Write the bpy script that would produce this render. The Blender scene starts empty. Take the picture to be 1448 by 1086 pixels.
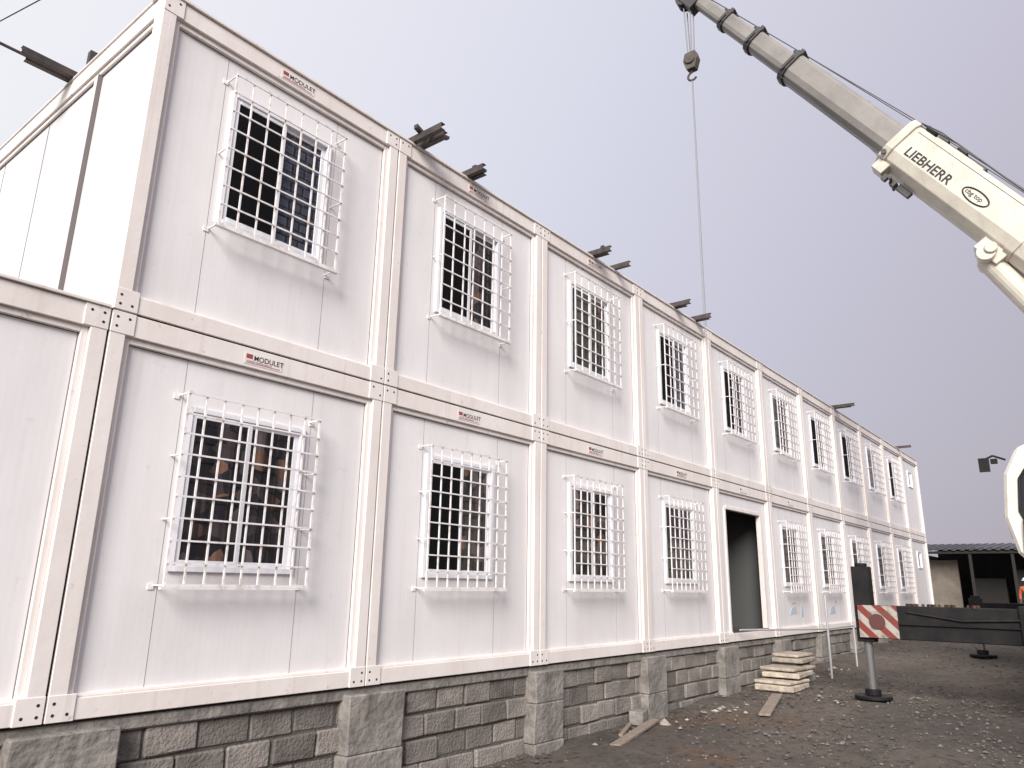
import bpy, math, random
from mathutils import Vector, Matrix, noise
random.seed(7)
S=bpy.context.scene
W=2.435; H=2.6065; NB=11; D=6.05

# ---------------------------------------------------------------- helpers
class MB:
    def __init__(s): s.v=[]; s.f=[]
    def quadbox(s,c):
        n=len(s.v); s.v+=c
        s.f+=[(n,n+3,n+2,n+1),(n+4,n+5,n+6,n+7),(n,n+1,n+5,n+4),(n+1,n+2,n+6,n+5),(n+2,n+3,n+7,n+6),(n+3,n,n+4,n+7)]
    def box(s,x0,x1,y0,y1,z0,z1):
        s.quadbox([(x0,y0,z0),(x1,y0,z0),(x1,y1,z0),(x0,y1,z0),(x0,y0,z1),(x1,y0,z1),(x1,y1,z1),(x0,y1,z1)])
    def obox(s,c,a,b,d,la,lb,ld):
        c=Vector(c);a=Vector(a).normalized()*la/2;b=Vector(b).normalized()*lb/2;d=Vector(d).normalized()*ld/2
        s.quadbox([tuple(c+i*a+j*b+k*d) for k in(-1,1) for i,j in((-1,-1),(1,-1),(1,1),(-1,1))])
    def cyl(s,p0,p1,r0,r1=None,n=12,caps=True):
        if r1 is None: r1=r0
        p0=Vector(p0);p1=Vector(p1);d=(p1-p0).normalized()
        a=d.orthogonal().normalized();b=d.cross(a)
        k=len(s.v)
        for p,r in((p0,r0),(p1,r1)):
            for i in range(n):
                t=2*math.pi*i/n; s.v.append(tuple(p+a*math.cos(t)*r+b*math.sin(t)*r))
        for i in range(n): s.f.append((k+i,k+(i+1)%n,k+n+(i+1)%n,k+n+i))
        if caps: s.f.append(tuple(range(k+n-1,k-1,-1))); s.f.append(tuple(range(k+n,k+2*n)))
    def tube(s,pts,r,n=6):
        for a,b in zip(pts[:-1],pts[1:]): s.cyl(a,b,r,n=n)
    def prism(s,poly0,poly1):
        k=len(s.v);n=len(poly0); s.v+=[tuple(p) for p in poly0]+[tuple(p) for p in poly1]
        for i in range(n): s.f.append((k+i,k+(i+1)%n,k+n+(i+1)%n,k+n+i))
        s.f.append(tuple(range(k+n-1,k-1,-1))); s.f.append(tuple(range(k+n,k+2*n)))
    def make(s,name,mat,parent=None,bevel=0,smooth=False):
        me=bpy.data.meshes.new(name); me.from_pydata(s.v,[],s.f); me.validate(); me.update()
        import bmesh
        bm=bmesh.new(); bm.from_mesh(me); bmesh.ops.recalc_face_normals(bm,faces=bm.faces); bm.to_mesh(me); bm.free()
        o=bpy.data.objects.new(name,me); S.collection.objects.link(o)
        if mat: me.materials.append(mat)
        if parent: o.parent=parent
        if bevel:
            m=o.modifiers.new("b",'BEVEL'); m.width=bevel; m.segments=1; m.limit_method='ANGLE'
        if smooth:
            for p in me.polygons: p.use_smooth=True
        return o
def empty(name):
    e=bpy.data.objects.new(name,None); e.empty_display_size=.2; S.collection.objects.link(e); return e

def mat(name,col,rough=.6,var=.0,vscale=3.,col2=None,bump=0,bscale=40,metal=0,stretch=(1,1,1),spec=.5,thr=(.35,.7),dirt=0,island=0,streak=0):
    m=bpy.data.materials.new(name); m.use_nodes=True; nt=m.node_tree; N=nt.nodes; L=nt.links
    b=N["Principled BSDF"]; b.inputs["Roughness"].default_value=rough; b.inputs["Metallic"].default_value=metal
    b.inputs["Specular IOR Level"].default_value=spec
    b.inputs["Base Color"].default_value=(*col,1)
    tc=N.new("ShaderNodeTexCoord"); mp=N.new("ShaderNodeMapping"); mp.inputs["Scale"].default_value=stretch
    L.new(tc.outputs["Object"],mp.inputs["Vector"])
    out=None
    if col2 is not None:
        n=N.new("ShaderNodeTexNoise"); n.inputs["Scale"].default_value=vscale; n.inputs["Detail"].default_value=8; n.inputs["Roughness"].default_value=.65
        L.new(mp.outputs[0],n.inputs["Vector"])
        r=N.new("ShaderNodeMapRange"); r.inputs[1].default_value=thr[0]; r.inputs[2].default_value=thr[1]
        L.new(n.outputs["Fac"],r.inputs[0])
        mx=N.new("ShaderNodeMix"); mx.data_type='RGBA'; mx.inputs[6].default_value=(*col,1); mx.inputs[7].default_value=(*col2,1)
        L.new(r.outputs[0],mx.inputs[0]); out=mx.outputs[2]
        if streak:
            m3=N.new("ShaderNodeMapping");m3.inputs["Scale"].default_value=(13,13,.55);L.new(tc.outputs["Object"],m3.inputs["Vector"])
            n2=N.new("ShaderNodeTexNoise"); n2.inputs["Scale"].default_value=1; n2.inputs["Detail"].default_value=5
            L.new(m3.outputs[0],n2.inputs["Vector"])
            r2=N.new("ShaderNodeMapRange"); r2.inputs[1].default_value=.57; r2.inputs[2].default_value=.78; r2.inputs[4].default_value=streak
            L.new(n2.outputs["Fac"],r2.inputs[0])
            m2=N.new("ShaderNodeMix"); m2.data_type='RGBA'; m2.inputs[7].default_value=(.36,.30,.25,1)
            L.new(out,m2.inputs[6]); L.new(r2.outputs[0],m2.inputs[0]); out=m2.outputs[2]
        if dirt:
            n2=N.new("ShaderNodeTexNoise"); n2.inputs["Scale"].default_value=11; n2.inputs["Detail"].default_value=10; n2.inputs["Roughness"].default_value=.75
            L.new(tc.outputs["Object"],n2.inputs["Vector"])
            r2=N.new("ShaderNodeMapRange"); r2.inputs[1].default_value=.60; r2.inputs[2].default_value=.72; r2.inputs[4].default_value=dirt
            L.new(n2.outputs["Fac"],r2.inputs[0])
            m2=N.new("ShaderNodeMix"); m2.data_type='RGBA'; m2.inputs[7].default_value=(.26,.19,.14,1)
            L.new(out,m2.inputs[6]); L.new(r2.outputs[0],m2.inputs[0]); out=m2.outputs[2]
        if island:
            ge=N.new("ShaderNodeNewGeometry");ri=N.new("ShaderNodeMapRange");ri.inputs[3].default_value=1-island;ri.inputs[4].default_value=1+island
            L.new(ge.outputs["Random Per Island"],ri.inputs[0]);vm=N.new("ShaderNodeVectorMath");vm.operation='SCALE'
            L.new(out,vm.inputs[0]);L.new(ri.outputs[0],vm.inputs["Scale"]);out=vm.outputs[0]
        L.new(out,b.inputs["Base Color"])
    if bump:
        n=N.new("ShaderNodeTexNoise"); n.inputs["Scale"].default_value=bscale; n.inputs["Detail"].default_value=6
        L.new(tc.outputs["Object"],n.inputs["Vector"])
        bp=N.new("ShaderNodeBump"); bp.inputs["Strength"].default_value=bump; bp.inputs["Distance"].default_value=.02
        L.new(n.outputs["Fac"],bp.inputs["Height"]); L.new(bp.outputs[0],b.inputs["Normal"])
    return m

M_frame=mat("frame_paint",(.80,.745,.715),.45,col2=(.67,.60,.56),vscale=1.6,stretch=(1,1,.5),thr=(.4,.8),bump=.12,bscale=9,dirt=.7,streak=.30)
M_seam=mat("dark_gap",(.02,.012,.012),.9)
M_pvc=mat("white_pvc",(.80,.80,.83),.3)
M_grille=mat("white_grille_paint",(.80,.77,.77),.4,col2=(.50,.40,.34),vscale=14,thr=(.5,.75))
M_steel=mat("rusty_channel_steel",(.045,.040,.040),.55,col2=(.11,.08,.07),vscale=9,metal=.3)
M_conc=mat("rough_concrete",(.30,.275,.25),.9,col2=(.12,.11,.10),vscale=4,bump=1,bscale=18,streak=.4,dirt=.3)
M_block=mat("concrete_blocks",(.27,.24,.215),.95,col2=(.12,.108,.098),vscale=3.3,bump=.9,bscale=40,thr=(.3,.7),island=.34,dirt=.4)
M_mortar=mat("mortar",(.10,.09,.08),.95,bump=.8,bscale=40)
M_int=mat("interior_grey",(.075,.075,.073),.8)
M_dark=mat("bolt_dark",(.02,.02,.02),.7)
M_wood=mat("weathered_plank",(.30,.25,.2),.8,col2=(.17,.13,.10),vscale=5,stretch=(1,8,8),bump=.4,bscale=30)
M_slab=mat("step_slab",(.50,.44,.36),.85,col2=(.25,.20,.16),vscale=6,bump=.8,bscale=25,dirt=.6,island=.2)
M_cream=mat("crane_cream_paint",(.62,.575,.49),.38,col2=(.47,.425,.36),vscale=2.2,thr=(.42,.75),dirt=.55,streak=.3)
M_boom=mat("crane_boom_grey",(.29,.27,.25),.4,col2=(.18,.168,.155),vscale=1.6,thr=(.3,.75),dirt=.4)
M_black=mat("crane_black",(.007,.007,.008),.6,col2=(.02,.018,.017),vscale=4,spec=.25)
M_collar=mat("boom_collar_dark",(.05,.047,.046),.5)
M_rope=mat("steel_rope",(.20,.20,.21),.5,metal=.5)
M_chrome=mat("cylinder_rod",(.40,.40,.40),.25,metal=.8)
M_tyre=mat("tyre_rubber",(.02,.02,.02),.85)
M_glass=mat("dark_glass",(.012,.013,.016),.06,spec=.5)
M_open=mat("open_dark_interior",(.006,.006,.007),.7,spec=.1)
M_red=mat("label_red",(.33,.06,.06),.5)
M_labelw=mat("label_white",(.74,.70,.67),.5)

M_panel=mat("sandwich_panel",(.80,.78,.78),.30,col2=(.69,.665,.665),vscale=.9,stretch=(2.2,2.2,.5),thr=(.3,.75),dirt=.2,streak=.12)
nt=M_panel.node_tree;N=nt.nodes;L=nt.links
tc=N.new("ShaderNodeTexCoord");wv=N.new("ShaderNodeTexWave");wv.wave_type='BANDS';wv.bands_direction='X';wv.inputs["Scale"].default_value=6.5
L.new(tc.outputs["Object"],wv.inputs["Vector"]);nz=N.new("ShaderNodeTexNoise");nz.inputs["Scale"].default_value=1.7;L.new(tc.outputs["Object"],nz.inputs["Vector"])
ad=N.new("ShaderNodeMath");ad.operation='MULTIPLY_ADD';ad.inputs[1].default_value=.030
L.new(wv.outputs["Fac"],ad.inputs[0]);L.new(nz.outputs["Fac"],ad.inputs[2])
bp=N.new("ShaderNodeBump");bp.inputs["Strength"].default_value=.26;bp.inputs["Distance"].default_value=.02
L.new(ad.outputs[0],bp.inputs["Height"]);L.new(bp.outputs[0],N["Principled BSDF"].inputs["Normal"])

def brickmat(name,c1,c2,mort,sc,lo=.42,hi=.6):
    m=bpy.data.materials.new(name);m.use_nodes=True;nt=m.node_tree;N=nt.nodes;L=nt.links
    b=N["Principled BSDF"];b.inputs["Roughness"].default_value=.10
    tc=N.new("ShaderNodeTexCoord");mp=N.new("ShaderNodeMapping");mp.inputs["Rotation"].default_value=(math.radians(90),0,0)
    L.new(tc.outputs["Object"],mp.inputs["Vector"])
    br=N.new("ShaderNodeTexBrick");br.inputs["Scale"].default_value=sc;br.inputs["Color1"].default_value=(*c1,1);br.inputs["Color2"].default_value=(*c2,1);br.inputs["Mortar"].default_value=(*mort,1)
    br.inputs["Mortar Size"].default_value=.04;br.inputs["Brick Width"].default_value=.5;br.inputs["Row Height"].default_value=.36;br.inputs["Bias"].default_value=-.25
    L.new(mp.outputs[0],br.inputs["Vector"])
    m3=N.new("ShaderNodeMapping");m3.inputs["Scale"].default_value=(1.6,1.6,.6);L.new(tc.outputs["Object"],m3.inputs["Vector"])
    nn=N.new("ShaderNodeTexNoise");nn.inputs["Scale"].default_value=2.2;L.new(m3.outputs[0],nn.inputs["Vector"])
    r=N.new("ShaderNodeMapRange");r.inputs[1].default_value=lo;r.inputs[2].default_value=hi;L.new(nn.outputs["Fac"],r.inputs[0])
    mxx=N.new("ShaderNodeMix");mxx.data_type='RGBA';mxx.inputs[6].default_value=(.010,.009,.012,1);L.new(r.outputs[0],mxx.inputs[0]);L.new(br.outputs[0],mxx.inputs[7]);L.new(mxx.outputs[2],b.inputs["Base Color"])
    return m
M_screen_refl=brickmat("screen_block_reflection",(.055,.06,.09),(.03,.033,.05),(.008,.008,.012),4.2,.2,.4)  # reflection of a block wall in the screens, painted as a brick pattern
# patterned curtain: fold shade and pane reflections painted into the colour, dark gaps between
M_curt_refl=bpy.data.materials.new("patterned_curtain_reflection");M_curt_refl.use_nodes=True;nt=M_curt_refl.node_tree;N=nt.nodes;L=nt.links
b=N["Principled BSDF"];b.inputs["Roughness"].default_value=.10
tc=N.new("ShaderNodeTexCoord")
vo=N.new("ShaderNodeTexVoronoi");vo.inputs["Scale"].default_value=9;L.new(tc.outputs["Object"],vo.inputs["Vector"])
cr=N.new("ShaderNodeValToRGB");L.new(vo.outputs["Color"],cr.inputs[0]);el=cr.color_ramp.elements
cr.color_ramp.interpolation='CONSTANT'
el[0].position=0;el[0].color=(.012,.011,.014,1);el[1].position=.42;el[1].color=(.06,.045,.048,1)
for p_,c_ in((.60,(.15,.115,.115,1)),(.70,(.02,.018,.022,1)),(.80,(.24,.13,.08,1)),(.86,(.03,.03,.04,1))): e=el.new(p_);e.color=c_
m3=N.new("ShaderNodeMapping");m3.inputs["Scale"].default_value=(9,9,.5);L.new(tc.outputs["Object"],m3.inputs["Vector"])
nn=N.new("ShaderNodeTexNoise");nn.inputs["Scale"].default_value=1;nn.inputs["Detail"].default_value=4;L.new(m3.outputs[0],nn.inputs["Vector"])
r=N.new("ShaderNodeMapRange");r.inputs[1].default_value=.40;r.inputs[2].default_value=.62;r.inputs[3].default_value=.08;L.new(nn.outputs["Fac"],r.inputs[0])
vm=N.new("ShaderNodeVectorMath");vm.operation='SCALE';L.new(cr.outputs[0],vm.inputs[0]);L.new(r.outputs[0],vm.inputs["Scale"]);L.new(vm.outputs[0],b.inputs["Base Color"])

# ---------------------------------------------------------------- ground
def gz(x,y):
    t=min(1,max(0,(x-2)/24.)); t=t*t*(3-2*t)
    return -.87+.50*t
def axis(a,b,step,far):
    r=[];v=a
    while v<b: r.append(v); v+=step
    r.append(b)
    d=step;v=b
    while v<far: d*=1.25;v+=d;r.append(v)
    d=step;v=a
    l=[]
    while v>-far: d*=1.25;v-=d;l.append(v)
    return l[::-1]+r
xs=axis(-4,34,.14,900);ys=axis(-9,1,.14,900)
V=[];F=[]
for y in ys:
    for x in xs:
        z=gz(x,y)
        z+=.045*noise.noise((x*.6,y*.6,0))+.024*noise.noise((x*2.3,y*2.3,3))+.012*noise.noise((x*6,y*6,5))
        V.append((x,y,z))
nx=len(xs)
for j in range(len(ys)-1):
    for i in range(nx-1): F.append((j*nx+i,j*nx+i+1,(j+1)*nx+i+1,(j+1)*nx+i))
me=bpy.data.meshes.new("ground");me.from_pydata(V,[],F)
for p in me.polygons:p.use_smooth=True
g=bpy.data.objects.new("ground",me);S.collection.objects.link(g)
m=bpy.data.materials.new("gravel_dirt");m.use_nodes=True;nt=m.node_tree;N=nt.nodes;L=nt.links;b=N["Principled BSDF"];b.inputs["Roughness"].default_value=.95;b.inputs["Specular IOR Level"].default_value=.2
tc=N.new("ShaderNodeTexCoord")
def nzf(sc,det,lo,hi):
    n=N.new("ShaderNodeTexNoise");n.inputs["Scale"].default_value=sc;n.inputs["Detail"].default_value=det;n.inputs["Roughness"].default_value=.7
    L.new(tc.outputs["Object"],n.inputs["Vector"]);r=N.new("ShaderNodeMapRange");r.inputs[1].default_value=lo;r.inputs[2].default_value=hi;L.new(n.outputs["Fac"],r.inputs[0]);return r.outputs[0]
def mx(f,a,bb):
    x=N.new("ShaderNodeMix");x.data_type='RGBA';L.new(f,x.inputs[0])
    for i,c in((6,a),(7,bb)):
        if isinstance(c,tuple): x.inputs[i].default_value=(*c,1)
        else: L.new(c,x.inputs[i])
    return x.outputs[2]
c=mx(nzf(.35,6,.38,.62),(.092,.080,.072),(.175,.147,.123))
c=mx(nzf(.8,5,.58,.72),c,(.165,.105,.070))
c=mx(nzf(9,10,.5,.66),c,(.056,.048,.044))
c=mx(nzf(28,8,.60,.70),c,(.22,.195,.175))
L.new(c,b.inputs["Base Color"]);g.data.materials.append(m)
n=N.new("ShaderNodeTexNoise");n.inputs["Scale"].default_value=16;n.inputs["Detail"].default_value=12;n.inputs["Roughness"].default_value=.75;L.new(tc.outputs["Object"],n.inputs["Vector"])
bp=N.new("ShaderNodeBump");bp.inputs["Strength"].default_value=1;bp.inputs["Distance"].default_value=.05;L.new(n.outputs["Fac"],bp.inputs["Height"]);L.new(bp.outputs[0],b.inputs["Normal"])

def stone(mb,x,y,r,z0=None):
    z=(gz(x,y)+.008 if z0 is None else z0)
    k=len(mb.v);
    pts=[(1,0,0),(0,1,0),(-1,0,0),(0,-1,0),(0,0,1),(0,0,-1)]
    a=random.random()*6.28
    for p in pts:
        q=Vector(p)*r*random.uniform(.6,1.2);q.z*=.6
        mb.v.append((x+q.x*math.cos(a)-q.y*math.sin(a),y+q.x*math.sin(a)+q.y*math.cos(a),z+q.z))
    for t in[(0,1,4),(1,2,4),(2,3,4),(3,0,4),(1,0,5),(2,1,5),(3,2,5),(0,3,5)]: mb.f.append(tuple(k+i for i in t))
mb=MB()
for i in range(9000):
    x=random.uniform(2,26) if i%3 else random.uniform(4,12);y=random.uniform(-6.5,0) 
    stone(mb,x,y,random.choice([.010,.012,.016,.02,.03])*random.uniform(.7,1.2))
mb.make("gravel",mat("gravel_stone",(.16,.143,.13),.9,col2=(.07,.062,.057),vscale=3,thr=(.4,.6),island=.4))
mb=MB()
for cx,cy,n in((6.9,-.35,6),(8.4,-.55,9),(9.3,-.8,6),(5.5,-.4,5),(10.3,-1.3,4),(13,-.6,8)):
    for i in range(n): stone(mb,cx+random.gauss(0,.4),cy+random.gauss(0,.18),random.uniform(.025,.07))
mb.make("rubble",mat("rubble_concrete",(.40,.36,.32),.9,col2=(.18,.15,.13),vscale=6,bump=.5,island=.3))

# ---------------------------------------------------------------- building
B=empty("modular_container_building")
fr=MB();seam=MB();pan=MB();bolts=MB();cast=MB();groove=MB()
LIP=.045;PY=.062;GX=.008
def module_front(x0,z0,win=None,door=None):
    x1=x0+W;z1=z0+H;g=GX
    a0=x0+g;a1=x1-g;b0=z0+g;b1=z1-g
    pw=.105
    fr.box(a0,a0+pw,0,.14,b0,b1);fr.box(a1-pw,a1,0,.14,b0,b1)
    fr.box(a0+pw,a1-pw,.004,.14,b1-.155,b1);fr.box(a0+pw,a1-pw,.004,.14,b0,b0+.125)
    fr.box(a0+pw,a0+pw+LIP,.030,.14,b0+.125,b1-.155);fr.box(a1-pw-LIP,a1-pw,.030,.14,b0+.125,b1-.155)
    fr.box(a0+pw+LIP,a1-pw-LIP,.030,.14,b1-.155-LIP,b1-.155)
    fr.box(a0+pw+LIP,a1-pw-LIP,.036,.14,b0+.125,b0+.145)
    for cx in(a0,a1-.155):
        for cz in(b0,b1-.15):
            cast.box(cx-.002,cx+.157,-.005,.05,cz-.002,cz+.152)
    for cx,s in((a0,1),(a1,-1)):
        for cz,t in((b0,1),(b1,-1)):
            for dx,dz in((.035,.04),(.035,.105),(.115,.04)):
                if random.random()<.85: bolts.cyl((cx+s*dx,-.0062,cz+t*dz),(cx+s*dx,.01,cz+t*dz),.010,n=8)
    xi0=a0+pw+LIP;xi1=a1-pw-LIP;zi0=b0+.145;zi1=b1-.155-LIP
    e=.006
    for (p,q_,r,s_) in((xi0,xi0+e,zi0,zi1),(xi1-e,xi1,zi0,zi1),(xi0+e,xi1-e,zi1-e,zi1)):
        groove.box(p,q_,PY-.003,PY+.01,r,s_)
    if door:
        d0,d1,dz=door
        pan.box(xi0,d0,PY,.12,zi0,zi1);pan.box(d1,xi1,PY,.12,zi0,zi1);pan.box(d0,d1,PY,.12,dz,zi1)
        fr.box(d0-.03,d0+.03,.045,.13,zi0,dz);fr.box(d1-.03,d1+.03,.045,.13,zi0,dz);fr.box(d0+.03,d1-.03,.045,.13,dz-.03,dz+.03)
    elif win:
        w0,w1,wz0,wz1=win
        pan.box(xi0,w0,PY,.12,zi0,zi1);pan.box(w1,xi1,PY,.12,zi0,zi1)
        pan.box(w0,w1,PY,.12,zi0,wz0);pan.box(w0,w1,PY,.12,wz1,zi1)
    else: pan.box(xi0,xi1,PY,.12,zi0,zi1)
    for sx in (x0+.60,x0+1.72):
        if door: continue
        if win and win[0]<sx<win[1]:
            groove.box(sx-.0015,sx+.0015,PY-.001,PY+.01,zi0,win[2]-.08);groove.box(sx-.0015,sx+.0015,PY-.001,PY+.01,win[3]+.08,zi1)
        else: groove.box(sx-.0015,sx+.0015,PY-.001,PY+.01,zi0,zi1)

pvc=MB();gl={0:MB(),1:MB(),2:MB(),3:MB()};gr=MB()
def window(x0,x1,z0,z1,kind):
    y0=.035;y1=.12;f=.042
    pvc.box(x0,x0+f,y0,y1,z0,z1);pvc.box(x1-f,x1,y0,y1,z0,z1)
    pvc.box(x0+f,x1-f,y0,y1,z0,z0+f);pvc.box(x0+f,x1-f,y0,y1,z1-f,z1)
    xm=(x0+x1)/2
    s=.038
    for i,(a,b,yy) in enumerate(((x0+f,xm+.03,y0+.012),(xm-.03,x1-f,y0+.038))):
        pvc.box(a,a+s,yy,yy+.024,z0+f,z1-f);pvc.box(b-s,b,yy,yy+.024,z0+f,z1-f)
        pvc.box(a+s,b-s,yy,yy+.024,z0+f,z0+f+s);pvc.box(a+s,b-s,yy,yy+.024,z1-f-s,z1-f)
        k=kind[i];gl[k].box(a+s,b-s,yy+.01,yy+.016,z0+f+s,z1-f-s)
def cage(x0,x1,z0,z1,nc,nr):
    yf=-.085;t=.0062
    jx=random.uniform(-.012,.012);x0+=jx;x1+=jx
    for i in range(nc+1):
        x=x0+(x1-x0)*i/nc+(random.uniform(-.006,.006) if 0<i<nc else 0); tt=t*1.5 if i in(0,nc) else t
        gr.box(x-tt,x+tt,yf-t+random.uniform(-.001,.001),yf+t,z0,z1)
    for j in range(nr+1):
        z=z0+(z1-z0)*j/nr+(random.uniform(-.005,.005) if 0<j<nr else 0); tt=t*1.5 if j in(0,nr) else t
        gr.box(x0-t*1.5,x1+t*1.5,yf-2.6*t,yf-t-.001,z-tt,z+tt)
    for x in(x0,x1):
        for j in range(0,nr+1,3 if nr%3==0 else 4):
            z=z0+(z1-z0)*j/nr
            gr.box(x-t*.8,x+t*.8,yf+t,PY,z-t*.8,z+t*.8)
    gr.box(x0-.03,x1+.02,yf-.02,yf+.012,z0-.026,z0-.012)
    for x in(x0-.04,x1+.0): gr.box(x,x+.04,PY-.008,PY+.002,z1-.03,z1+.01);gr.box(x,x+.04,PY-.008,PY+.002,z0-.03,z0+.01)

for t in range(-1,NB):
    x=t*W
    if t==-1: module_front(x,0);continue
    if t==4: module_front(x,0,door=(x+.42,x+2.03,2.17))
    elif t==10: module_front(x,0,win=(x+.9,x+1.5,1.55,2.1));window(x+.9,x+1.5,1.55,2.1,(0,0))
    else:
        w=(x+.64,x+1.66,.89,2.06);module_front(x,0,win=w);window(*w,(3,3) if t!=1 else (2,3))
        cage(x+.575,x+1.705,.80,2.125,8,9)
    if t==10: module_front(x,H,win=(x+.9,x+1.5,H+1.55,H+2.1));window(x+.9,x+1.5,H+1.55,H+2.1,(0,0))
    else:
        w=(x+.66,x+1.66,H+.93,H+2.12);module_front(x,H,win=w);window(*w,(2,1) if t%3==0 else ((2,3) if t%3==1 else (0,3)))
        cage(x+.615,x+1.72,H+.86,H+2.18,7,8)
for t in range(0,NB+1):
    top=H-.01 if t==0 else 2*H-.01
    if t<NB: seam.box(t*W-GX+.0002,t*W+GX-.0002,.022,.13,0.01,top)
seam.box(-W+.01,NB*W-.01,.022,.13,H-GX+.0003,H+GX-.0003)
fl=MB();fl.box(-.012,NB*W+.012,-.018,.20,2*H-.004,2*H+.022);fl.make("roof_flashing",M_frame,B,.003)
fl=MB();fl.box(-W-.012,-.012,-.018,.20,H-.004,H+.018);fl.make("lower_roof_flashing",M_frame,B,.003)

def side(xp,z0,sgn):
    b0=z0+.007;b1=z0+H-.007
    def sb(d0,d1,y0,y1,za,zb,m): 
        xa,xb=sorted((xp+sgn*d0,xp+sgn*d1)); m.box(xa,xb,y0,y1,za,zb)
    sb(.010,.11,.1405,.155,b0,b1,fr);sb(.007,.12,D-.15,D,b0,b1,fr)
    sb(.011,.11,.155,D-.15,b1-.155,b1,fr);sb(.011,.11,.155,D-.15,b0,b0+.125,fr)
    sb(.03,.11,.155,D-.15,b1-.20,b1-.155,fr)
    sb(.055,.11,.155,D-.15,b0+.125,b1-.20,pan)
    for y in(2.27,3.42,4.57):
        sb(.051,.06,y,y+.006,b0+.125,b1-.20,groove)
    sb(.018,.055,1.14,1.215,b0+.125,b1-.2,fr);sb(.03,.0545,1.215,1.235,b0+.125,b1-.2,groove)
    sb(.016,.05,1.132,1.1395,b0+.125,b1-.2,groove)
    sb(.0545,.06,.155,.165,b0+.125,b1-.2,groove)
    sb(.049,.0545,.155,D-.15,b1-.206,b1-.2,groove)
    sb(.0,.20,.201,D,z0+H-.003,z0+H+.02,fr) if z0>0 else None
side(0,H,1);side(-W,0,1);side(NB*W,0,-1);side(NB*W,H,-1)
bd=MB()
bd.box(.13,NB*W-.13,.2,D-.01,2*H-.09,2*H-.02)
bd.box(-W+.13,NB*W-.13,.141,D-.02,H-.12,H-.03)
bd.box(-W+.13,NB*W-.13,.141,D-.02,.02,.13)
bd.box(-W+.13,NB*W-.13,D-.12,D-.03,.13,H-.12)
bd.box(.13,NB*W-.13,D-.12,D-.03,H-.03,2*H-.09)
for xx in(4*W,5*W): bd.box(xx-.03,xx+.03,.15,D-.12,.13,H-.12)
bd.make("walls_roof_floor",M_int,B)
fr.make("steel_frame",M_frame,B,.004);pan.make("wall_panels",M_panel,B);seam.make("module_seams",M_seam,B)
cast.make("corner_castings",M_frame,B,.003);bolts.make("bolt_holes",M_dark,B);groove.make("panel_joints",mat("joint_grey",(.16,.145,.145),.8),B)
pvc.make("window_frames",M_pvc,B,.003);gr.make("window_security_grilles",M_grille,B)
for k,mm,nn in((0,M_glass,"window_glass"),(1,M_screen_refl,"window_screens"),(2,M_open,"open_window_interior"),(3,M_curt_refl,"curtain_reflection_panes")): gl[k].make(nn,mm,B)
dm=MB();dm.box(4*W+.45,5*W-.43,.02,.14,.146,.165);dm.make("door_sill",M_steel,B)
ff=MB()
for x,z,w_,h_ in((13.0,.36,.42,.16),(13.1,.55,.3,.05),(13.62,.30,.18,.24),(15.5,.32,.45,.18),(15.9,.55,.2,.08),(17.9,.34,.4,.14)):
    ff.prism([(x,PY-.004,z),(x+w_,PY-.004,z+.02),(x+w_*.8,PY-.004,z+h_),(x+w_*.3,PY-.004,z+h_*.8)],[(x,PY-.001,z),(x+w_,PY-.001,z+.02),(x+w_*.8,PY-.001,z+h_),(x+w_*.3,PY-.001,z+h_*.8)])
ff.make("protective_film_remnants",mat("blue_film",(.5,.58,.66),.15),B)

lab=MB();lr=MB()
for t in range(6):
    for lv in(0,1):
        if t>2 and lv==1: continue
        cx=t*W+ (1.22 if lv else 1.18);z=(lv+1)*H-.093
        lab.box(cx-.17,cx+.17,.0005,.003,z-.045,z+.045)
        lr.box(cx-.155,cx-.10,-.0008,.0004,z+.0,z+.035);lr.box(cx-.155,cx+.15,-.0008,.0004,z-.035,z-.030)
        if t<4:
            cu=bpy.data.curves.new("label_text",'FONT');cu.body="MODULET";cu.size=.058;cu.offset=.0006
            o=bpy.data.objects.new("label_text",cu);S.collection.objects.link(o);o.parent=B;o.location=(cx-.09,-.001,z-.008);o.rotation_euler=(math.pi/2,0,0);cu.materials.append(M_dark)
            cu=bpy.data.curves.new("label_text",'FONT');cu.body="modular building systems";cu.size=.022
            o=bpy.data.objects.new("label_text",cu);S.collection.objects.link(o);o.parent=B;o.location=(cx-.15,-.001,z-.026);o.rotation_euler=(math.pi/2,0,0);cu.materials.append(M_red)
lab.make("maker_labels",M_labelw,B);lr.make("maker_label_print",M_red,B)

ch=MB()
def chan(x,out,z=2*H+.022,w=.055,h=.07):
    t=.006
    ch.box(x,x+w,-out,3.2,z,z+t);ch.box(x,x+w,-out,3.2,z+h-t,z+h);ch.box(x,x+t,-out,3.2,z+t,z+h-t)
for x,o in((2.60,.42),(2.72,.34),(3.42,.26),(3.5,.2),(6.0,.30),(6.07,.22),(6.58,.26),(8.42,.30),(8.5,.2),(9.2,.30),(9.27,.24),(17.1,.5),(17.2,.4),(23.9,.4)): chan(x,o)
ch.obox((2.76,-.22,2*H+.115),(1,-.2,0),(0,1,0),(0,0,1),.24,.05,.03);ch.obox((2.62,-.1,2*H+.12),(1,.3,0),(0,1,0),(0,0,1),.2,.05,.04)
ch.obox((3.52,-.12,2*H+.115),(1,-.2,0),(0,1,0),(0,0,1),.16,.05,.03)
ch.obox((6.1,-.15,2*H+.115),(1,.2,0),(0,1,0),(0,0,1),.18,.05,.03)
for y in(1.70,1.79):
    t=.006;x0=-.42 if y<1.75 else -.36;z=2*H+.022
    ch.box(x0,2,y,y+.05,z,z+t);ch.box(x0,2,y,y+.05,z+.055,z+.061);ch.box(x0,2,y,y+t,z+t,z+.055)
ch.cyl((-1.5,1.78,2*H+.05),(-.36,1.78,2*H+.05),.014,n=8)
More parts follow.
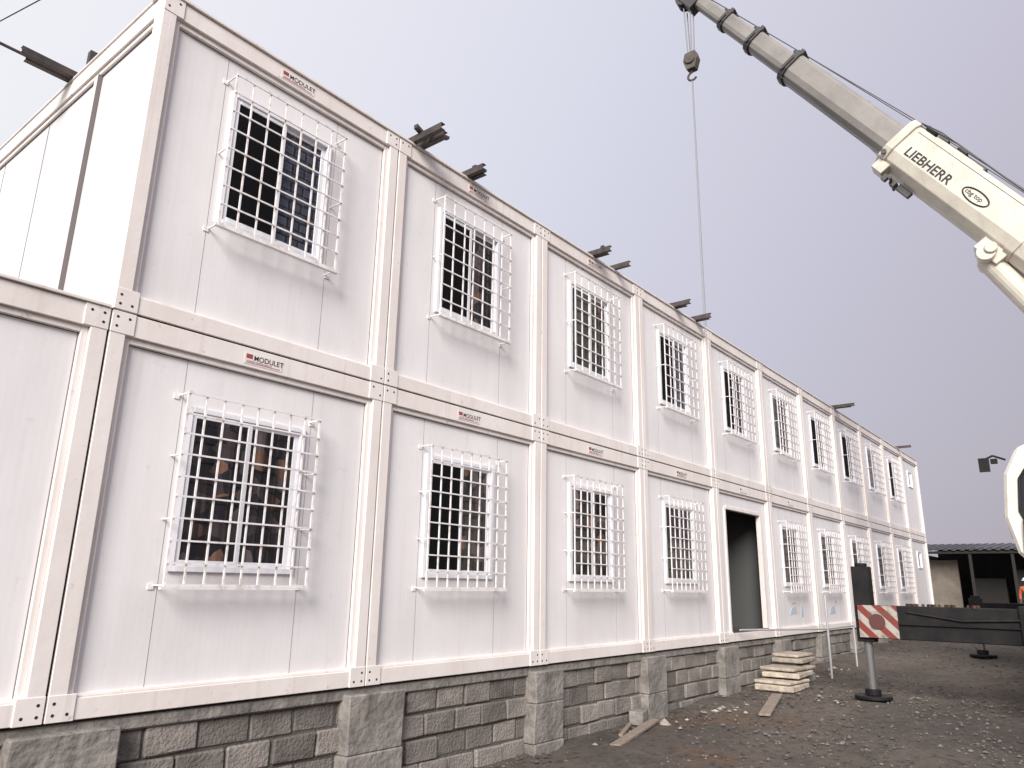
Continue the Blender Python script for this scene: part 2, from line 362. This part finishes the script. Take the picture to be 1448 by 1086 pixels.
ch.box(.0,.06,1.38,1.44,2*H+.022,2*H+.15)
ch.make("roof_steel_channels",M_steel,B)

# foundation
fo=MB();mo=MB();co=MB()
mo.box(-W+.02,NB*W-.02,.088,.5,-1.3,-.012)
z=-.10;row=0
while z>-1.2:
    x=-W+.02-(.2 if row%2 else 0)
    while x<NB*W-.1:
        L_=.37+random.uniform(-.02,.02);x0=max(x,-W+.02);x1=min(x+L_,NB*W-.03)
        if x1-x0>.06:
            j=random.uniform(-.020,.014);e=random.uniform(-.008,.008);h=random.uniform(-.008,.008)
            fo.quadbox([(x0,.07+j,z-.185+e),(x1,.07+j+e,z-.185+h),(x1,.3,z-.185),(x0,.3,z-.185),(x0+e,.07+j,z+h),(x1,.07+j-e,z+e),(x1,.3,z),(x0,.3,z)])
        x+=L_+.018
    z-=.203;row+=1
fo.make("foundation_blockwork",M_block,B,.012);mo.make("foundation_mortar",M_mortar,B)
co.box(-W+.01,NB*W-.01,.035,.6,-.098,-.014)
for t in range(-1,NB+1):
    x=t*W
    x0=x-.16;x1=x+.40
    if t==NB: x0=x-.45;x1=x-.02
    zt=-.05;xa=x0+random.uniform(-.03,.03);xb=x1+random.uniform(-.03,.06);yy=-.05+random.uniform(-.02,.02)
    while zt>-1.3:
        zb=zt-random.uniform(.3,.5)
        co.quadbox([(xa+random.uniform(-.02,.02),yy+random.uniform(-.015,.015),zb),(xb+random.uniform(-.02,.02),yy+random.uniform(-.015,.015),zb),(xb,.3,zb),(xa,.3,zb),(xa,yy,zt),(xb,yy,zt),(xb,.3,zt),(xa,.3,zt)])
        zt=zb
co.make("foundation_piers",M_conc,B,.012)

# entrance steps
st=MB()
gx=gz(11,0)
st.obox((10.88,-.45,gx+.03),(1,.02,0),(-.02,1,0),(0,0,1),.82,.62,.09)
st.obox((10.92,-.44,gx+.11),(1,-.07,0),(.07,1,0),(0,0,1),.80,.60,.045)
st.obox((11.25,-.43,gx+.20),(1,.07,0),(-.07,1,0),(0,0,1),.92,.60,.075)
st.obox((11.36,-.40,gx+.28),(1,-.06,0),(.06,1,0),(0,0,1),.95,.58,.05)
st.obox((11.80,-.36,gx+.38),(1,.03,0),(-.03,1,0),(0,0,1),.8,.52,.07)
st.obox((11.90,-.31,gx+.45),(1,-.05,0),(.05,1,0),(0,0,1),.74,.46,.045)
st.make("entrance_steps",M_slab,None,.012)
sk=MB();sk.box(11.12,12.2,-.58,-.08,gx-.15,gx+.155);sk.box(11.5,12.2,-.5,-.08,gx+.16,gx+.335);sk.box(10.55,11.2,-.68,-.2,gx-.15,gx-.018)
sk.make("step_core_blocks",M_conc,bpy.data.objects["entrance_steps"],.01)
rl=MB();rl.cyl((12.55,-.75,gz(12.5,0)-.05),(12.55,-.75,.75),.022,n=8);rl.cyl((10.2,-.08,.19),(12.55,-.75,.16),.016,n=8);rl.cyl((12.55,-.75,.16),(14.2,-.75,.17),.016,n=8);rl.cyl((14.2,-.75,gz(14.2,0)),(14.2,-.75,.2),.018,n=8)
rl.make("pipe_handrail",mat("galvanised_pipe",(.5,.5,.51),.4,metal=.4))
def plank(a,b,w=.16,t=.03):
    a=Vector((a[0],a[1],gz(*a)+.035));b=Vector((b[0],b[1],gz(*b)+.05))
    p=MB();d=b-a;p.obox((a+b)/2,d,d.cross(Vector((0,0,1))),(0,0,1),d.length,w,t);return p.make("wooden_plank",M_wood,None,.004)
plank((5.5,-.55),(7.0,-.22),.12);plank((8.3,-1.12),(9.9,-.72),.15);plank((6.0,-.32),(6.6,-.10),.05,.03)
bl=MB();bl.obox((6.9,-.05,gz(7,0)+.08),(1,.3,0),(-.3,1,0),(0,0,1),.32,.18,.16);bl.make("loose_concrete_block",M_conc,None,.01)

# ---------------------------------------------------------------- crane
C=empty("mobile_crane")
P0=Vector((13.04,-7.38,2.87));TIP=Vector((12.30,1.02,14.62))
e1=(TIP-P0).normalized();e2=e1.cross(Vector((0,0,1))).normalized();e3=e2.cross(e1)
def P(s): return P0.lerp(TIP,s)
def sect(mb,s0,s1,h,w,off=0):
    prof=[(-.5,.38),(-.40,.5),(.40,.5),(.5,.38),(.5,-.18),(.40,-.38),(.18,-.5),(-.18,-.5),(-.40,-.38),(-.5,-.18)]
    mb.prism([P(s0)+e2*a*w+e3*(b*h+off) for a,b in prof],[P(s1)+e2*a*w+e3*(b*h+off) for a,b in prof])
b1=MB();sect(b1,-.06,.535,.90,.76);
b1.make("boom_base_section",M_cream,C,.01)
b2=MB();sect(b2,.50,.755,.60,.52,.03);sect(b2,.74,.843,.46,.41,.04);sect(b2,.83,.914,.38,.34,.04);sect(b2,.9,.99,.31,.28,.04)
b2.make("boom_telescopic_sections",M_boom,C,.008)
b3=MB()
for s,h,w,o in((.755,.68,.60,.03),(.843,.54,.49,.04),(.914,.45,.41,.04)):
    sect(b3,s-.006,s+.004,h,w,o);b3.obox(P(s)+e3*(h*.5+.03+o),e1,e2,e3,.10,w*.7,.07)
    b3.obox(P(s+.012)+e3*(h*.45+o),e1,e2,e3,.16,w*.35,.05)
    b3.obox(P(s)-e2*(w*.5),e1,e2,e3,.06,.05,h*.5)
for s in(.70,.62): b3.obox(P(s)+e3*.35,e1,e2,e3,.10,.12,.06)
b3.make("boom_collars",M_collar,C,.006)
b4=MB();sect(b4,.529,.541,.99,.84);b4.obox(P(.527)-e3*.50-e2*.15,e1,e2,e3,.26,.3,.22)
b4.obox(P(.47)+e3*.49,e1,e2,e3,1.1,.3,.08)
for s in(.33,.28,.22): sect(b4,s-.006,s+.006,.95,.81)
b4.make("boom_head_collar",M_cream,C,.012)
b5=MB()
for s in(.52,.50,.47,.44): b5.obox(P(s)+e3*.56+e2*random.uniform(-.1,.1),e1,e2,e3,.20,.22,.08)
b5.tube([P(.53)+e3*.54-e2*.2,P(.48)+e3*.60-e2*.2,P(.40)+e3*.58-e2*.2,P(.1)+e3*.6-e2*.2],.018)
b5.tube([P(.53)+e3*.50-e2*.34,P(.50)+e3*.56-e2*.34,P(.44)+e3*.54-e2*.34],.012)
b5.obox(P(.512)-e3*.60-e2*.2,e1,e2,e3,.10,.10,.12);b5.obox(P(.497)-e3*.60-e2*.2,e1,e2,e3,.12,.16,.10);b5.cyl(P(.50)-e3*.60-e2*.45,P(.50)-e3*.60+e2*.1,.03)
b5.obox(P(.485)-e3*.54,e1,e2,e3,.3,.1,.12)
b5.cyl(P(.535)-e2*.44-e3*.3,P(.535)-e2*.40-e3*.3,.05);
b5.tube([P(.99)+e3*.22,P(.755)+e3*.42,P(.54)+e3*.56,P(.02)+e3*.75],.010)
b5.tube([P(.995)+e3*.24+e2*.05,P(.54)+e3*.62+e2*.05,P(.02)+e3*.82+e2*.05],.010)
b5.tube([P(.752)-e3*.26-e2*.2,P(.56)-e3*.36-e2*.3,P(.53)-e3*.40-e2*.3],.008)
b5.obox(P(.26)-e2*.381+e3*.33,e1,e2,e3,7.6,.004,.012)
b5.make("boom_hoses_and_brackets",M_collar,C)
b6=MB();b6.obox(P(1)-e3*.02,e1,e2,e3,.5,.34,.42);
for q in(-.12,0,.12):
    b6.cyl(P(1.012)-e3*.12+e2*(q-.03),P(1.012)-e3*.12+e2*(q+.03),.20,n=18);b6.cyl(P(.985)+e3*.24+e2*(q-.02),P(.985)+e3*.24+e2*(q+.02),.14,n=16)
b6.make("boom_tip_sheaves",M_collar,C,.006)
hk=TIP+Vector((0,.12,-.2));rp=MB()
for dx,dy in((-.09,-.07),(.09,-.07),(-.09,.09),(.09,.09)): rp.cyl(hk+Vector((dx,dy,0)),hk+Vector((dx*.8,dy*.6,-1.3)),.014,n=6)
rp.cyl(hk+Vector((0,0,-2.0)),(hk.x,hk.y,2*H+.05),.010,n=6)
rp.cyl(hk+Vector((-.05,0,-2.0)),(hk.x-.10,hk.y,2*H+.05),.005,n=6)
rp.make("hoist_ropes",M_rope,C)
hb=MB();hc=hk+Vector((0,0,-1.48))
hb.prism([hc+Vector((-.10,y,z)) for y,z in((-.13,.2),(.13,.2),(.18,0),(.10,-.26),(-.10,-.26),(-.18,0))],[hc+Vector((.10,y,z)) for y,z in((-.13,.2),(.13,.2),(.18,0),(.10,-.26),(-.10,-.26),(-.18,0))])
hb.cyl(hc+Vector((-.14,0,0)),hc+Vector((.14,0,0)),.13,n=18)
pts=[hc+Vector((0,.11*math.sin(a)+.0,-.42+.11*math.cos(a))) for a in [math.radians(k) for k in range(0,260,20)]]
hb.tube([hc+Vector((0,0,-.25))]+pts,.03,8)
hb.make("hook_block",mat("hook_block_paint",(.12,.10,.08),.5,col2=(.05,.042,.038),vscale=6),C,.01)
def btext(s,txt,size,up,m,off=.006,sp=1.0):
    cu=bpy.data.curves.new("boom_lettering",'FONT');cu.body=txt;cu.size=size;cu.extrude=.002;cu.offset=off;cu.space_character=sp
    o=bpy.data.objects.new("boom_lettering",cu);S.collection.objects.link(o);o.parent=C
    p=P(s)-e2*(.383)+e3*up
    M=Matrix((-e1,e3,-e2)).transposed().to_4x4();M.translation=p;o.matrix_world=M;cu.materials.append(m)
btext(.515,"LIEBHERR",.25,-.12,M_dark,.0045,1.0)
ov=MB()
cc=P(.405)-e2*.384+e3*.0
for i in range(24):
    a=2*math.pi*i/24;b_=2*math.pi*(i+1)/24
    ov.cyl(cc+e1*.27*math.cos(a)+e3*.11*math.sin(a),cc+e1*.27*math.cos(b_)+e3*.11*math.sin(b_),.014,n=6)
ov.make("boom_oval_badge",M_dark,C);btext(.4205,"cbg top",.12,-.03,M_dark,.001)
lc=MB();q=P(.345)-e3*.60;bq=Vector((13.0,-6.6,1.9))
lc.obox(P(.345)-e3*.50,e1,e2,e3,.5,.5,.26);lc.cyl(q-e2*.36,q+e2*.36,.15,n=18);lc.cyl(q,bq,.19,n=20)
lc.cyl(P(.345)-e3*.5-e2*.40,P(.345)-e3*.5-e2*.2,.10,n=16)
lc.make("lift_cylinder",M_cream,C,.01)
ss=MB();ss.box(11.9,14.1,-8.6,-4.3,.95,1.35);ss.box(12.3,12.6,-8.2,-5.8,1.35,3.0);ss.box(13.35,13.5,-8.2,-5.9,1.35,3.0);ss.cyl((13,-5.9,.6),(13,-5.9,.98),.9,n=32)
ss.box(11.7,14.3,-9.6,-8.4,.9,2.3);ss.make("superstructure",M_cream,C,.03)
pr=[(-5.5,1.25),(-3.92,1.25),(-3.72,1.5),(-3.60,2.1),(-3.68,2.85),(-3.90,3.28),(-4.2,3.42),(-5.3,3.42),(-5.5,3.3)]
cb=MB();cb.prism([Vector((13.45,y,z)) for y,z in pr],[Vector((14.35,y,z)) for y,z in pr]);cb.make("operator_cab",mat("cab_white_paint",(.72,.69,.63),.35,col2=(.58,.54,.47),vscale=3,thr=(.45,.8)),C,.05)
wpr=[(-4.9,2.0),(-3.98,1.80),(-3.84,2.2),(-3.90,2.75),(-4.1,3.05),(-4.9,3.12)]
wb=MB();wb.prism([Vector((13.435,y,z)) for y,z in wpr],[Vector((13.46,y,z)) for y,z in wpr])
wb.prism([Vector((13.6,-3.655,1.75)),Vector((14.2,-3.655,1.75)),Vector((14.2,-3.585,2.15)),Vector((13.6,-3.585,2.15))],[Vector((13.6,-3.95,1.75)),Vector((14.2,-3.95,1.75)),Vector((14.2,-3.9,2.15)),Vector((13.6,-3.9,2.15))])
wb.make("cab_windows",M_glass,C)
wf=MB()
for a,b_ in zip(wpr,wpr[1:]+wpr[:1]): wf.cyl((13.432,a[0],a[1]),(13.432,b_[0],b_[1]),.022,n=6)
wf.tube([(13.5,-3.74,3.10),(13.45,-3.56,3.18),(13.42,-3.44,3.12)],.018);wf.box(13.38,13.44,-3.50,-3.34,2.90,3.14);wf.box(13.40,13.5,-3.62,-3.52,3.04,3.12)
wf.tube([(13.42,-3.82,1.5),(13.38,-3.87,2.0),(13.42,-3.92,2.2)],.012)
wf.make("cab_window_trim_and_mirror",M_black,C)
ca=MB();ca.box(8.9,20.6,-6.9,-4.45,.30,.72);ca.box(9.2,11.9,-6.95,-4.42,.72,.92);ca.box(14.6,18.4,-6.95,-4.42,.72,.98)
ca.make("carrier_chassis",M_black,C,.03)
cc_=MB();cc_.box(18.6,20.7,-6.95,-4.4,.55,2.1);cc_.make("driver_cab",M_cream,C,.12)
cc_=MB();cc_.box(18.9,20.2,-4.399,-4.37,1.25,1.9);cc_.box(20.69,20.72,-6.7,-4.6,1.2,1.95);cc_.make("driver_cab_windows",M_glass,C)
ty=MB();hub=MB()
for x in(9.9,12.2,13.9,15.9,18.9):
    zc=gz(x,0)+.60
    for y0,y1 in((-4.85,-4.42),(-6.93,-6.5)):
        ty.cyl((x,y0,zc),(x,y1,zc),.60,n=30);hub.cyl((x,y0-.01,zc),(x,y1+.01,zc),.28,n=18)
ty.make("tyres",M_tyre,C,.05);hub.make("wheel_hubs",M_cream,C,.02)
ob=MB();pad=MB();rod=MB()
for x,reach,jt in((10.62,3.78,1.20),(17.6,3.25,.72)):
    for s in(1,-1):
        yc=-5.68;ye=yc+s*reach;zg=gz(x,0)
        ob.box(x-.15,x+.15,min(yc+s*1.2,ye),max(yc+s*1.2,ye),.16,.63)
        ob.box(x-.19,x+.19,min(yc+s*1.2,yc+s*1.8),max(yc+s*1.2,yc+s*1.8),.13,.67)
        ob.box(x-.12,x+.12,ye-.12,ye+.12,.10,jt)
        ob.cyl((x,ye,jt),(x,ye,jt+.05),.09)
        rod.cyl((x,ye,.15),(x,ye,zg+.12),.06,n=16)
        pad.cyl((x,ye,zg+.02),(x,ye,zg+.07),.26,n=28);pad.cyl((x,ye,zg+.07),(x,ye,zg+.16),.11,n=20)
ob.tube([(10.46,-2.5,.55),(10.45,-3.2,.45),(10.45,-4.2,.50)],.02);ob.box(10.44,10.47,-4.4,-2.4,.36,.39)
ob.make("outrigger_beams",M_black,C,.01);rod.make("outrigger_rods",M_chrome,C);pad.make("outrigger_pads",M_black,C,.01)
hd=MB()
for i in range(22):
    hd.obox((10.6+random.uniform(-.1,.1),random.uniform(-3.4,-2.5),.645),(1,random.random(),0),(0,0,1),(1,-.3,0),.08,.04,.06)
hd.make("rigging_shackles",mat("rusty_rigging",(.14,.06,.045),.8,col2=(.06,.04,.035),vscale=10),C)
ms=bpy.data.materials.new("red_white_chevrons");ms.use_nodes=True;nt=ms.node_tree;N=nt.nodes;L=nt.links
tc=N.new("ShaderNodeTexCoord");sp=N.new("ShaderNodeSeparateXYZ");L.new(tc.outputs["Object"],sp.inputs[0])
a=N.new("ShaderNodeMath");a.operation='SUBTRACT';L.new(sp.outputs[1],a.inputs[0]);L.new(sp.outputs[2],a.inputs[1])
b_=N.new("ShaderNodeMath");b_.operation='PINGPONG';b_.inputs[1].default_value=.13;L.new(a.outputs[0],b_.inputs[0])
c_=N.new("ShaderNodeMath");c_.operation='GREATER_THAN';c_.inputs[1].default_value=.065;L.new(b_.outputs[0],c_.inputs[0])
x_=N.new("ShaderNodeMix");x_.data_type='RGBA';x_.inputs[6].default_value=(.40,.36,.32,1);x_.inputs[7].default_value=(.20,.035,.025,1);L.new(c_.outputs[0],x_.inputs[0])
nn=N.new("ShaderNodeTexNoise");nn.inputs["Scale"].default_value=9;nn.inputs["Detail"].default_value=8;L.new(tc.outputs["Object"],nn.inputs["Vector"]);r_=N.new("ShaderNodeMapRange");r_.inputs[1].default_value=.48;r_.inputs[2].default_value=.68;r_.inputs[4].default_value=.75;L.new(nn.outputs["Fac"],r_.inputs[0])
y_=N.new("ShaderNodeMix");y_.data_type='RGBA';L.new(r_.outputs[0],y_.inputs[0]);L.new(x_.outputs[2],y_.inputs[6]);y_.inputs[7].default_value=(.10,.075,.06,1);L.new(y_.outputs[2],N["Principled BSDF"].inputs["Base Color"])
pl=MB();pl.box(10.44,10.468,-2.38,-1.84,.17,.63);pl.make("outrigger_warning_plate",ms,C)
pl=MB();pl.cyl((10.425,-2.10,.40),(10.45,-2.10,.40),.11,n=24);pl.make("outrigger_reflector",mat("reflector_dull_red",(.10,.035,.03),.6),C)

# ---------------------------------------------------------------- shed
SH=empty("open_shed")
r=MB();n=70
M_roof=mat("corrugated_sheet",(.065,.065,.075),.6,col2=(.04,.037,.04),vscale=.7)
zz=2.75
for i in range(n):
    y0=-9+i*12.6/n;y1=y0+12.6/n;up=.05 if i%2 else 0
    r.quadbox([(39.6,y0,zz+up),(39.6,y1,zz+up),(47,y1,zz+.62+up),(47,y0,zz+.62+up),(39.6,y0,zz+.04+up),(39.6,y1,zz+.04+up),(47,y1,zz+.66+up),(47,y0,zz+.66+up)])
r.make("corrugated_roof",M_roof,SH)
r=MB();r.box(41,41.2,1.3,3.2,-.6,2.35);r.box(41.2,46.6,3.0,3.2,-.6,2.7);r.make("shed_walls",mat("shed_block",(.20,.17,.14),.9,col2=(.12,.10,.08),vscale=1.5,bump=.4,bscale=10),SH)
M_st=mat("shed_timber",(.02,.018,.017),.9)
r=MB()
r.box(46.4,46.6,-9,3.0,-.6,3.2)
for y in(-8.9,-6,-3.4,-1.2,.5,3.3): r.box(39.75,39.87,y,y+.12,-.6,zz)
r.box(39.7,39.8,-9,3.5,zz-.14,zz-.02);r.box(41.5,43.2,-4.8,-.9,-.5,1.9);r.box(42,43,-.5,.9,-.5,1.5);r.make("shed_posts_and_stores",M_st,SH)

cw=MB();cw.box(70,70.3,-90,60,-.6,1.9);
for y in range(-90,61,5): cw.box(69.9,70.4,y,y+.4,-.6,2.0)
cw.make("compound_wall",mat("compound_wall_render",(.36,.31,.26),.9,col2=(.25,.21,.17),vscale=.6))

def pole(x,y,h):
    e=empty("utility_pole");p=MB();p.cyl((x,y,gz(x,y)-.3),(x,y,h+.4),.14,.09,n=12);p.box(x-.7,x+.7,y-.05,y+.05,h-.05,h+.05)
    for q in(-.6,0,.6): p.cyl((x+q,y,h+.05),(x+q,y,h+.22),.04,n=8)
    p.make("pole_and_crossarm",M_wood,e)
pole(-3.0,40,14.9);pole(4.0,-17.,6.2)
w=MB();a=Vector((4.0,-17,6.4));b_=Vector((-3.0,40,14.9));
w.tube([a.lerp(b_,i/24) for i in range(25)],.010,5);w.make("power_cable",M_black)

# ---------------------------------------------------------------- worker
WK=empty("construction_worker")
def skin(name,pts,edges,mt,sub=2):
    me=bpy.data.meshes.new(name);me.from_pydata([p[:3] for p in pts],edges,[]);o=bpy.data.objects.new(name,me);S.collection.objects.link(o);o.parent=WK
    o.modifiers.new("s",'SKIN');
    for i,p in enumerate(pts): me.skin_vertices[0].data[i].radius=(p[3],p[4] if len(p)>4 else p[3]);me.skin_vertices[0].data[i].use_root=(i==0)
    mm=o.modifiers.new("ss",'SUBSURF');mm.levels=sub;mm.render_levels=sub;me.materials.append(mt);return o
wx,wy=33.8,-2.02;g0=gz(wx,wy)
def q(dx,dy,z,*r): return (wx+dx,wy+dy,g0+z,*r)
M_vest=mat("orange_vest",(.42,.09,.03),.8);M_jean=mat("trousers",(.03,.035,.06),.9);M_skin=mat("skin",(.10,.055,.035),.6);M_hat=mat("white_helmet",(.7,.7,.7),.3)
skin("trousers",[q(0,0,.95,.15,.12),q(0,.1,.88,.10),q(.03,.12,.5,.07),q(0,.13,.1,.05),q(-.12,.14,.05,.045),q(0,-.1,.88,.10),q(-.04,-.12,.5,.07),q(0,-.13,.1,.05),q(-.12,-.14,.05,.045)],[(0,1),(1,2),(2,3),(3,4),(0,5),(5,6),(6,7),(7,8)],M_jean)
skin("vest_and_sleeves",[q(0,0,.95,.15,.12),q(0,0,1.2,.16,.12),q(0,0,1.4,.17,.10),q(0,.19,1.40,.07),q(.02,.26,1.15,.05),q(-.10,.25,.95,.04),q(0,-.19,1.40,.07),q(.02,-.26,1.15,.05),q(-.1,-.25,.95,.04),q(0,0,1.5,.055)],[(0,1),(1,2),(2,3),(3,4),(4,5),(2,6),(6,7),(7,8),(2,9)],M_vest)
skin("head",[q(0,0,1.5,.05),q(-.01,0,1.58,.075),q(-.01,0,1.68,.085),q(-.10,0,1.62,.02)],[(0,1),(1,2),(2,3)],M_skin)
for s in(1,-1):
    pts=[q(-.10,s*.25,.95,.03),q(-.13,s*.25,.87,.035,.018)];ed=[(0,1)]
    for k in range(4): pts.append(q(-.15-.01*k,s*.25+(k-1.5)*.018,.80,.009));pts.append(q(-.14,s*.25+(k-1.5)*.018,.765,.008));ed+= [(1,2+2*k),(2+2*k,3+2*k)]
    pts.append(q(-.17,s*.22,.84,.010));ed.append((1,10));skin("hand",pts,ed,M_skin,1)
hm=MB()
for i in range(5):
    a0=math.pi/2*i/5;a1=math.pi/2*(i+1)/5
    hm.cyl(q(0,0,1.68+.13*math.sin(a0)),q(0,0,1.68+.13*math.sin(a1)),.135*math.cos(a0),max(.135*math.cos(a1),.002),n=18)
hm.cyl(q(-.03,0,1.675),q(-.03,0,1.69),.165,n=18);hm.make("helmet",M_hat,WK,0,True)

# ---------------------------------------------------------------- light
sd=Vector((-.80,-.43,.50)).normalized()
li=bpy.data.lights.new("sun",'SUN');li.energy=4.8;li.angle=math.radians(26);li.color=(1,.96,.92)
lo=bpy.data.objects.new("sun",li);S.collection.objects.link(lo);lo.rotation_euler=sd.to_track_quat('Z','Y').to_euler();lo.location=(0,-20,20)
w=bpy.data.worlds.new("World");S.world=w;w.use_nodes=True;nt=w.node_tree;N=nt.nodes;L=nt.links
for n in list(N): N.remove(n)
out=N.new("ShaderNodeOutputWorld");sky=N.new("ShaderNodeTexSky");sky.sky_type='NISHITA';sky.sun_disc=False
sky.sun_elevation=math.asin(sd.z);sky.sun_rotation=math.atan2(sd.x,sd.y);sky.dust_density=6;sky.air_density=1.2
bg1=N.new("ShaderNodeBackground");bg1.inputs[1].default_value=.10;L.new(sky.outputs[0],bg1.inputs[0])
tc=N.new("ShaderNodeTexCoord");dp=N.new("ShaderNodeVectorMath");dp.operation='DOT_PRODUCT';dp.inputs[1].default_value=(-.6,.6,.5)
L.new(tc.outputs["Generated"],dp.inputs[0]);mr=N.new("ShaderNodeMapRange");mr.inputs[1].default_value=-1;mr.inputs[2].default_value=1;L.new(dp.outputs["Value"],mr.inputs[0])
cr=N.new("ShaderNodeValToRGB");L.new(mr.outputs[0],cr.inputs[0]);el=cr.color_ramp.elements
el[0].position=.22;el[0].color=(.47,.435,.50,1);el[1].position=.82;el[1].color=(.97,.97,1.02,1)
e=el.new(.40);e.color=(.63,.61,.72,1);e=el.new(.58);e.color=(.78,.785,.90,1)
bg2=N.new("ShaderNodeBackground");L.new(cr.outputs[0],bg2.inputs[0]);bg2.inputs[1].default_value=1
mix=N.new("ShaderNodeMixShader");mix.inputs[0].default_value=.88;L.new(bg1.outputs[0],mix.inputs[1]);L.new(bg2.outputs[0],mix.inputs[2]);L.new(mix.outputs[0],out.inputs[0])

# ---------------------------------------------------------------- camera
cd=bpy.data.cameras.new("camera");co_=bpy.data.objects.new("camera",cd);S.collection.objects.link(co_)
cd.sensor_width=36;cd.lens=1046.966*36/1448;cd.clip_end=3000;cd.clip_start=.05
R=Matrix.Rotation(-.8900,4,'Z')@Matrix.Rotation(math.pi/2+.2636,4,'X')@Matrix.Rotation(.0177,4,'Z')
R.translation=Vector((-1.96,-5.0825,.8486));co_.matrix_world=R
S.camera=co_
S.view_settings.view_transform='Standard';S.view_settings.look='None';S.view_settings.exposure=0
